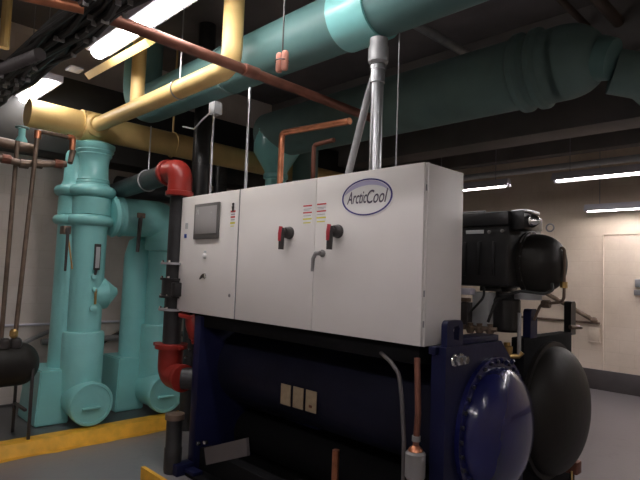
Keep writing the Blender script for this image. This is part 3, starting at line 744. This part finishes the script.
# funnel + down leg
xd = ay(276, 170, SYP).x
obj('reducer', ml([(0, .13), (.10, .13), (.12, .155), (.17, .155), (.18, .14), (.22, .15), (.45, .29), (.7, .29)], (xd, SYP, 2.70), (0, 0, 1), 32), 'teal', tq)
obj('down_leg', mt([(xd, SYP, .1), (xd, SYP, 2.71)], .13, 28), 'teal', tq)
p = ay(306, 150, 4.8)
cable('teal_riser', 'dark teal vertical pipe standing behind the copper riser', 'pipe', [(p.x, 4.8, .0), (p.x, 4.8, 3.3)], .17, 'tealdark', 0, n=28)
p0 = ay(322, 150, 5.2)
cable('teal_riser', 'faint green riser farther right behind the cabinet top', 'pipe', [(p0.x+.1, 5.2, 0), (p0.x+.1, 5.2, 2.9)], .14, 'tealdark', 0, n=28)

# strip and thin pipes overhead right
a = az(402, 20, 3.75); b = az(474, 61, 3.75)
tag(obj('grey_strut', mt([(a.x, a.y, 3.78), (b.x, b.y, 3.78)], .04, 12), 'steeldull'), 'thin grey strut angling back from the teal saddle overhead', 'strut')
a = az(560, 0, 4.15); b = az(592, 32, 4.15)
gg = 'brown pipes under the upper right ceiling'
for q0, q1, r, zz, lab in (((560, 0), (594, 32), .03, 4.1, 'left brown pipe under the upper right ceiling'), ((608, 0), (640, 55), .05, 4.05, 'right brown pipe under the upper right ceiling')):
    a = az(*q0, zz); b = az(*q1, zz); m_ = (a.x+b.x)/2
    tag(obj('ceiling_pipe', mt([(m_, a.y-1.2, zz), (m_, b.y+2.6, zz)], r, 14), 'beambrown'), lab, 'pipe', gg)
# conduits crossing above far lights
a = az(480, 176, 3.40); yb_ = a.y
tag(obj('ceiling_conduit', mt([(WX, yb_, 3.40), (EX, yb_, 3.40)], .05, 12), 'greylt'), 'pale conduit crossing just above the far row of lights', 'conduit')
a = az(480, 162, 3.6)
tag(obj('ceiling_conduit', mt([(WX, a.y, 3.6), (EX, a.y, 3.6)], .03, 12), 'beambrown'), 'dim brown conduit higher than the pale one at right', 'conduit')

# ------------------------------------------------------------------ copper pipes
cpz = 2.95
cp_ = thing('copper_pipe', 'long tarnished copper pipe crossing diagonally in front of the teal pipe', 'pipe', (-2.78, 2, cpz))
obj('run', mt([(-2.74, -.2, cpz+.02), (-2.80, 3.3, cpz)], .034, 18), 'copperdull', cp_)
p = az(250, 74, cpz)
obj('coupling', ml([(0, .040), (.11, .040)], (-2.765, 1.97, cpz+.003), (0, 1, 0), 18), 'copperdull', cp_)
EYE_SCALE = .8
# bright copper: from the run to a riser above the cabinet
YC = 3.33
a = ay(282, 133, YC); b = ay(350, 121, YC)
tag(obj('copper_riser', mt([(a.x, YC, 1.3), (a.x, YC, a.z), (b.x, YC, b.z)], .03, 16, .04), 'copper'), 'bright copper pipe rising behind the cabinet and turning right', 'pipe')
a = ay(314, 145, YC+.5); b = ay(334, 140, YC+.5)
tag(obj('copper_riser', mt([(a.x, YC+.5, 1.3), (a.x, YC+.5, a.z), (b.x, YC+.5, b.z)], .024, 14, .04), 'copperdull'), 'dull thin copper pipe rising right of the bright one', 'pipe')

# ------------------------------------------------------------------ conduits rising from cabinet
YCD = 3.02
p = ay(375, 167, YCD); t = ay(377, 60, YCD); xx = p.x
cd = thing('steel_conduit', 'thick galvanised conduit rising from cabinet top to the teal pipe', 'conduit', (xx, YCD, ZT))
obj('tube', mt([(xx, YCD, ZT), (xx, YCD, 3.26)], .047, 24), 'steel', cd)
obj('coupling', ml([(0, .056), (.10, .056), (.10, .062), (.13, .062)], (xx, YCD, 3.10), (0, 0, 1), 24), 'steel', cd)
obj('connector', ml([(0, .060), (.02, .078), (.13, .078), (.15, .07), (.20, .07)], (xx, YCD, 3.24), (0, 0, 1), 12), 'steeldull', cd)
obj('locknut', ml([(0, .062), (.025, .062)], (xx, YCD, ZT), (0, 0, 1), 8), 'steeldull', cd)
a = ay(352, 168, 3.22); b = ay(367, 100, 3.14); c_ = ay(372, 45, 3.1)
tag(obj('flexible_conduit', mt([(a.x, 3.17, ZT), (a.x+.01, 3.17, ZT+.1), b, (xx-.07, 3.1, 3.3), (xx-.07, 3.1, 3.50)], .03, 14, .2), 'steeldull'), 'grey flexible conduit slanting up beside thick galvanised conduit', 'conduit')
p = ay(210, 192, 3.0)
c1 = thing('thin_conduit', 'thin pale conduit with a junction box rising from left end of cabinet', 'conduit', (p.x, 3.0, ZT))
t = ay(210, 112, 3.0)
obj('tube', mt([(p.x, 3.0, ZT), (p.x, 3.0, t.z)], .014, 12), 'steel', c1)
obj('junction_box', mb((p.x-.06, 2.97, t.z-.04), (p.x+.05, 3.07, t.z+.09), .006), 'greylt', c1)
obj('wire', mt([(p.x-.05, 3.02, t.z+.02), (p.x-.3, 3.05, t.z-.03), (p.x-.55, 3.1, t.z-.08), (p.x-.8, 3.1, t.z-.01)], .009, 8, .1), 'greylt', c1)
p = ay(245.5, 186, 3.0); t = ay(249, 85, 3.0)
tag(obj('thin_conduit', mt([(p.x, 3.0, ZT), (p.x, 3.0, 3.42)], .015, 12), 'steel'), 'thin pale conduit rising above the first door seam', 'conduit')
p = ay(396, 160, 3.1)
tag(obj('wire_hanger', mt([(p.x, 3.1, ZT), (p.x, 3.1, 3.5)], .005, 8), 'steeldull'), 'thin dark wire rising right of thick conduit', 'wire')

EYE_SCALE = 1.0
# wooden tag pair hanging on a wire
yy = 2.0
p = ay(282.5, 52, yy); q = ay(282.5, 71, yy)
tg = thing('hanging_float_pair', 'pair of peach wooden pegs hanging on a thin wire overhead', 'hanging peg', (p.x, yy, q.z))
for dx in (-.027, .027):
    obj('peg', ml([(0, .014), (.01, .021), (p.z-q.z-.01, .021), (p.z-q.z, .013)], (p.x+dx, yy, q.z), (0, 0, 1), 12), 'clay', tg)
obj('wire', mt([(p.x, yy, (p.z+q.z)/2-.02), (p.x, yy-.0, CZ)], .005, 8), 'dkplastic', tg)
obj('wire_wrap', torus(B(), (p.x, yy, (p.z+q.z)/2), (0, 0, 1), .042, .004, 20, 6), 'dkplastic', tg)

# ------------------------------------------------------------------ left small pipes, tank
LXp = -5.22
g = 'thin bronze pipes dropping to the tank'
p = ax(38, 131, LXp); p2 = ax(72, 137, LXp)
t1 = thing('bronze_pipe', 'nearer thin bronze pipe turning down to the black tank', 'pipe', (LXp, p.y, .95), g)
obj('run', mt([ax(15, 338, LXp), (LXp, p.y, p.z), (LXp-.05, p2.y, p2.z)], .02, 12, .03), 'bronze', t1)
obj('elbow_fitting', ml([(0, .03), (.07, .03)], (LXp, p.y, p.z-.07), (0, 0, 1), 12), 'copper', t1)
q = ax(75, 137, LXp)
obj('corner_fitting', mt([(LXp-.05, q.y-.05, q.z), (LXp-.05, q.y, q.z), (LXp-.05, q.y, q.z-.12)], .028, 12, .02), 'copper', t1)
obj('valve', ml([(0, .02), (.02, .035), (.06, .035), (.08, .02)], ax(13.5, 338, LXp)+V((0, 0, 0)), (0, 0, 1), 10), 'brass', t1)
r1 = ax(75, 150, LXp); r2 = ax(70, 163, LXp)
obj('drop_valve', mt([(LXp-.05, q.y, q.z-.1), r1+V((-.05, 0, 0)), r2], [.02, .028, .024], 10), 'bronze', t1)
p = ax(17, 150, LXp-.1)
t2 = thing('bronze_pipe', 'farther thin bronze pipe at the left edge of the view', 'pipe', (LXp-.1, p.y, .95), g)
obj('run', mt([ax(1, 340, LXp-.1), (LXp-.1, p.y, 2.75)], .02, 12), 'bronze', t2)
a = ax(0, 158, LXp-.05); b = ax(66, 164, LXp-.05); m1 = ax(20, 163, LXp-.05); m2 = ax(45, 164, LXp-.05)
t3 = thing('fitting_run', 'bronze pipe with threaded fittings running to the teal column', 'pipe', (LXp-.05, 1.5, 2.6))
obj('run', mt([a-V((0, .6, -.02)), a, m1, m2, b], .032, 14, .03), 'bronze', t3)
for q in ((6, 159), (24, 164), (38, 164), (58, 164)):
    c = ax(*q, LXp-.05); obj('union', ml([(0, .042), (.07, .042)], c-V((0, .035, 0)), (0, 1, 0), 10), 'copperdull' if q[0] in (6, 58) else 'bronze', t3)
a = ax(0, 142, LXp-.15); b = ax(33, 149, LXp-.15)
cable('black_iron_pipe', 'short dark iron pipe above the fitting run at left edge', 'pipe', [a-V((0, .6, 0)), a, b], .045, 'bronze', 0, n=14)
a = ax(22, 133, LXp-.2)
tv = thing('teal_gate_valve', 'small teal valve above the bronze pipes at left', 'valve', (LXp-.2, a.y, 2.8))
obj('valve_body', ml([(0, .03), (.03, .05), (.09, .05), (.13, .03), (.2, .03)], a-V((0, 0, .16)), (0, 0, 1), 14), 'teal', tv)
obj('hand_wheel', torus(B(), a+V((0, 0, .05)), (0, 0, 1), .05, .01, 20, 8), 'tealdark', tv)
# tank
tk = thing('expansion_tank', 'black horizontal tank on thin legs at the lower left', 'tank', (-5.32, 1.2, .1))
pr = []
for i in range(9): t = PI/2*i/8; pr.append((.16*(1-math.cos(t)), .19*math.sin(t)))
pr += [(.75-h, r) for h, r in pr[::-1]]
obj('shell', ml(pr, (-5.32, .90, .745), (0, 1, 0), 36), 'domeblk', tk)
for x, y in ((-5.16, 1.56), (-5.48, 1.52), (-5.16, 1.0), (-5.48, 1.0)):
    obj('leg', mb((x-.012, y-.012, .1), (x+.012, y+.012, .72), .002), 'dkplastic', tk)
obj('leg_brace', mb((-5.48, 1.51, .35), (-5.16, 1.535, .372), .002), 'dkplastic', tk)
for q in ((5, 343), (16, 346)):
    c = ax(*q, LXp); obj('fitting', ml([(0, .045), (.03, .055), (.07, .05), (.09, .03)], (LXp-.02, c.y, .90), (0, 0, 1), 12), 'dkplastic', tk)
# wall cable and conduit on the left wall
a = ax(21, 350, WX+.08); b = ax(50, 330, WX+.05)
cable('wall_cable', 'thick grey cable curving up against the left wall', 'cable', [ax(20, 345, WX+.3), ax(34, 338, WX+.1), ax(50, 331, WX+.05), ax(62, 328, WX+.05)], .024, 'grey', .08)
z = ax(20, 325, WX+.02).z
cable('wall_conduit', 'pale conduit fixed along the left block wall', 'conduit', [(WX+.02, -2, z), (WX+.02, 5.5, z+.0)], .014, 'hood', 0)
z = ax(118, 326, WX+.06).z
cable('floor_cable', 'dark cable crossing the wall between the two pumps', 'cable', [ax(100, 345, WX+.06), ax(112, 336, WX+.06), ax(122, 331, WX+.06), ax(140, 327, WX+.06)], .018, 'rubber', .1)
cable('low_black_pipe', 'low dark pipe running along the left wall behind the pumps', 'pipe', [(WX+.1, 2.0, .78), (WX+.1, 6, .78)], .035, 'grey', 0)
tag(obj('wall_shade_duct', mb((WX+.01, -2.0, 2.85), (WX+.45, 8.9, 3.7), .01), 'rubber'), 'dark duct added for shade high along the left block wall', 'duct')  # added to darken the upper wall, in place of its shade
cable('wall_pipe', 'black insulated pipe along the left wall under the dark duct', 'pipe', [(WX+.2, 2.7, 2.62), (WX+.2, 8.9, 2.62)], .13, 'black', 0, n=24)
# ------------------------------------------------------------------ dark bundle upper left: insulated duct, hose, junk
p = az(60, 40, 2.9)
db = thing('cable_tray', 'dark cable tray heaped with black cables at upper left overhead', 'cable tray', (-3.2, .95, 2.75))
yb = .84
bm = B(); box(bm, (-5.3, yb-.10, 2.735), (-.6, yb+.085, 2.765), .004)
obj('tray', bm, 'rubber', db)
for i in range(12):
    y = yb-.09+.0145*i; pts = [V((-5.2+.3*k, min(yb+.08, max(yb-.095, y+random.uniform(-.035, .035))), 2.738+random.uniform(-.028, .008))) for k in range(15)]
    obj('cable', mt(pts, random.uniform(.010, .02), 8, .1, 3), 'rubber', db)
for i in range(44):  # pale flecks scattered under the dark cable mass
    x = random.uniform(-3.9, -1.5); y = yb+random.uniform(-.09, .08)
    s = random.uniform(.005, .012)
    obj('pale_fleck', mb((x, y-s*1.6, 2.69), (x+s, y+s*1.2, 2.712), .001), random.choice(('grey', 'greylt', 'steeldull')), db)
bm = B(); a = az(-12, 74, 2.66); b = az(40, 54, 2.66)
P = [V(a).lerp(V(b), i/28) for i in range(29)]
sweep(bm, P, [.017 if i % 2 else .030 for i in range(29)], 16)
tag(obj('corrugated_hose', bm, 'base'), 'dark corrugated hose at the left under the cable heap', 'hose')
a = az(26, -4, 2.70); b = az(84, 9, 2.70)
tag(obj('copper_pipe', mt([a-(b-a)*.5, b], .022, 14), 'copper'), 'short bright copper pipe ending beside the cable heap at top left', 'pipe')
# hanging rags / junk at upper left
a = az(66, 28, 3.1)
pk = thing('hanging_clip', 'pink clip on a short chain hanging at upper left', 'clip', a)
obj('clip', mb(a+V((-.02, -.015, -.03)), a+V((.02, .015, .03)), .006), 'clay', pk)
obj('chain', mt([a+V((0, 0, .03)), a+V((-.02, 0, .12)), a+V((0, 0, .25))], .006, 8), 'greylt', pk)

# ------------------------------------------------------------------ fluorescent fixtures
def fixture(label, x0, x1, y, z, w, tubes=1, mt_='tube', group='ceiling strip lights', rods=True, h=.07, sk=.036):
    t = thing('strip_light', label, 'light fixture', ((x0+x1)/2, y, z), group)
    bm = B(); prism(bm, [(x0, y-w/2, z-sk), (x0, y-w*.3, z), (x0, y+w*.3, z), (x0, y+w/2, z-sk), (x0, y+w/2, z-sk+.006), (x0, y+w*.28, z+h), (x0, y-w*.28, z+h), (x0, y-w/2, z-sk+.006)], (x1-x0, 0, 0))
    obj('housing', bm, 'hood', t)
    for k in range(tubes):
        yk = y+(k-(tubes-1)/2)*w*.5
        obj('tube', mt([(x0+.03, yk, z-.022), (x1-.03, yk, z-.022)], .019, 12), mt_, t)
        for xe in (x0, x1-.035): obj('lamp_holder', mb((xe, yk-.02, z-.05), (xe+.035, yk+.02, z), .003), 'hood', t)
    if rods:
        for x in (x0+.2, x1-.2): obj('hanger_rod', mt([(x, y, z+h), (x, y, CZ)], .005, 6), 'steeldull', t)
    return t
def wrap(label, x0, x1, y, z, w, m='tube', group='ceiling strip lights'):
    t = thing('strip_light', label, 'light fixture', ((x0+x1)/2, y, z), group)
    obj('housing', mb((x0, y-w/2, z+.035), (x1, y+w/2, z+.10), .006), 'hood', t)
    bm = B(); n = 8; poly = [(x0+.015, y+w*.30*math.cos(PI+PI*i/n), z+.035+.05*math.sin(PI+PI*i/n)) for i in range(n+1)]
    prism(bm, poly, (x1-x0-.03, 0, 0)); obj('lens', bm, m, t)
    for x in (x0+.2, x1-.2): obj('hanger_rod', mt([(x, y, z+.10), (x, y, CZ)], .005, 6), 'steeldull', t)
a = az(97, 55, 3.40)
wrap('bright wrap light running overhead from the yellow riser toward upper edge', a.x-.05, a.x+2.6, a.y+.02, 3.40, .20)
a = az(20, 103, 3.30)
wrap('bright light at far left above the yellow pipe', -6.1, -5.22, a.y+.04, 3.32, .20)
g = 'far row of strip lights'
def farrow(z, q0, q1, lab):
    a = az(*q0, z); b = az(*q1, z); y = (a.y+b.y)/2
    fixture(lab, a.x, b.x, y, z, .14, 1, 'tube_far', g, True, .05)
    return y
yf = az(530, 183, 2.98).y
x0 = az(512, 186, 2.98).x
fixture('far strip light with its left part hidden behind cabinet', x0-1.3, x0, yf, 3.0, .14, 1, 'tube_far', g)
x0 = az(555, 181, 2.98).x
fixture('longest far strip light running off the right edge', x0, x0+2.4, yf, 3.0, .22, 1, 'tube_far', g)
x0 = az(583, 210, 2.77).x
fixture('lowest and farthest strip light near the back wall', x0, x0+2.4, 8.6, 2.79, .20, 1, 'tube_far', g)
# unseen lamps: a pair inferred from the lit cabinet front, then added floor lights
for i, (x, y) in enumerate(((-1.6, -1.0), (1.2, -1.0))):
    fixture('strip light hanging behind the viewpoint, %s' % ('left one of the two', 'right one of the two')[i], x-1.2, x+1.2, y, 3.5, .3, 2, 'tube', 'lights behind the viewpoint')
fixture('added unseen strip light over the open floor right of the chiller', .9, 3.3, 1.7, 3.5, .3, 1, 'tube', 'lights behind the viewpoint')  # added out of view to brighten the floor at the right
fixture('added unseen strip light over the open floor before the right wall', -.4, 2.4, 6.2, 3.3, .3, 2, 'tube', 'lights behind the viewpoint')  # another unseen lamp added to lighten that floor

# ------------------------------------------------------------------ back wall items
YR = WY-.12
a = ay(528, 283, YR); b = ay(594, 320.5, YR)
rl = thing('wall_rail', 'brown round rail sloping down on the back wall', 'rail', b)
obj('bar', mt([a, b], .036, 16), 'bronze', rl)
bm = B(); bmesh.ops.create_uvsphere(bm, u_segments=20, v_segments=12, radius=.055, matrix=Matrix.Translation(b)); obj('end_knob', bm, 'bronze', rl)
for t in (.1, .9):
    p = a.lerp(b, t); obj('wall_bracket', mt([p, p+V((0, .12, 0))], .02, 8), 'bronze', rl)
a = ay(524, 317, WY-.03); b = ay(600, 326, WY-.03)
cable('thin_wall_pipe', 'thin brown pipe running low along the back wall', 'pipe', [a-V((.8, 0, 0)), (b.x, WY-.03, a.z)], .02, 'bronze', 0)
a = ay(589, 327, WY-.02); b = ay(600, 342, WY-.02)
bm = B(); box(bm, (a.x, WY-.03, b.z), (b.x, WY, a.z), .004); box(bm, (a.x-.01, WY-.035, b.z-.02), (b.x+.01, WY-.0, b.z), .002)
tag(obj('access_panel', bm, 'wallB'), 'small cream access panel low on the back wall', 'panel')
a = ay(638.5, 286, WY-.06)
lb = thing('door_latch', 'grey metal latch on the back wall at the right edge', 'latch', a)
obj('latch_body', mb((a.x-.05, WY-.06, a.z-.02), (a.x+.15, WY, a.z+.10), .006), 'steeldull', lb)
obj('latch_bar', mb((a.x-.06, WY-.07, a.z-.14), (a.x+.15, WY, a.z-.06), .006), 'steeldull', lb)
EYE_SCALE = .8
# red brown valve at the base of the black head
a = ax(577, 470, TX+.1)
rv = thing('red_drain_valve', 'dark red drain valve with brass chain below black domed head', 'valve', (TX+.1, a.y, ZF))
obj('valve_body', mb((TX+.02, a.y-.05, a.z-.03), (TX+.12, a.y+.05, a.z+.07), .01), 'copperdull', rv)
obj('chain', mt([(TX+.08, a.y-.06, a.z), (TX+.1, a.y-.1, a.z-.1), (TX+.1, a.y-.1, ZF)], .008, 8), 'brass', rv)
obj('post', mt([(TX+.06, a.y, ZF), (TX+.06, a.y, a.z-.02)], .02, 10), 'blackgloss', rv)

EYE_SCALE = 1.0
# ------------------------------------------------------------------ camera, world, view
cam = bpy.data.cameras.new('camera'); co = bpy.data.objects.new('camera', cam); C.objects.link(co)
mx = Matrix((CR, CU, -fw)).transposed().to_4x4(); mx.translation = EYE; co.matrix_world = mx
cam.sensor_fit = 'HORIZONTAL'; cam.sensor_width = 36; cam.lens = FPX/640*36; cam.clip_start = .05
bpy.context.scene.camera = co
w = bpy.data.worlds.new('world'); bpy.context.scene.world = w; w.use_nodes = True
w.node_tree.nodes['Background'].inputs[0].default_value = (.5, .5, .55, 1); w.node_tree.nodes['Background'].inputs[1].default_value = .05
vs = bpy.context.scene.view_settings
vs.view_transform = 'Standard'; vs.look = 'None'; vs.gamma = 1; vs.use_curve_mapping = False; vs.exposure = 0.58
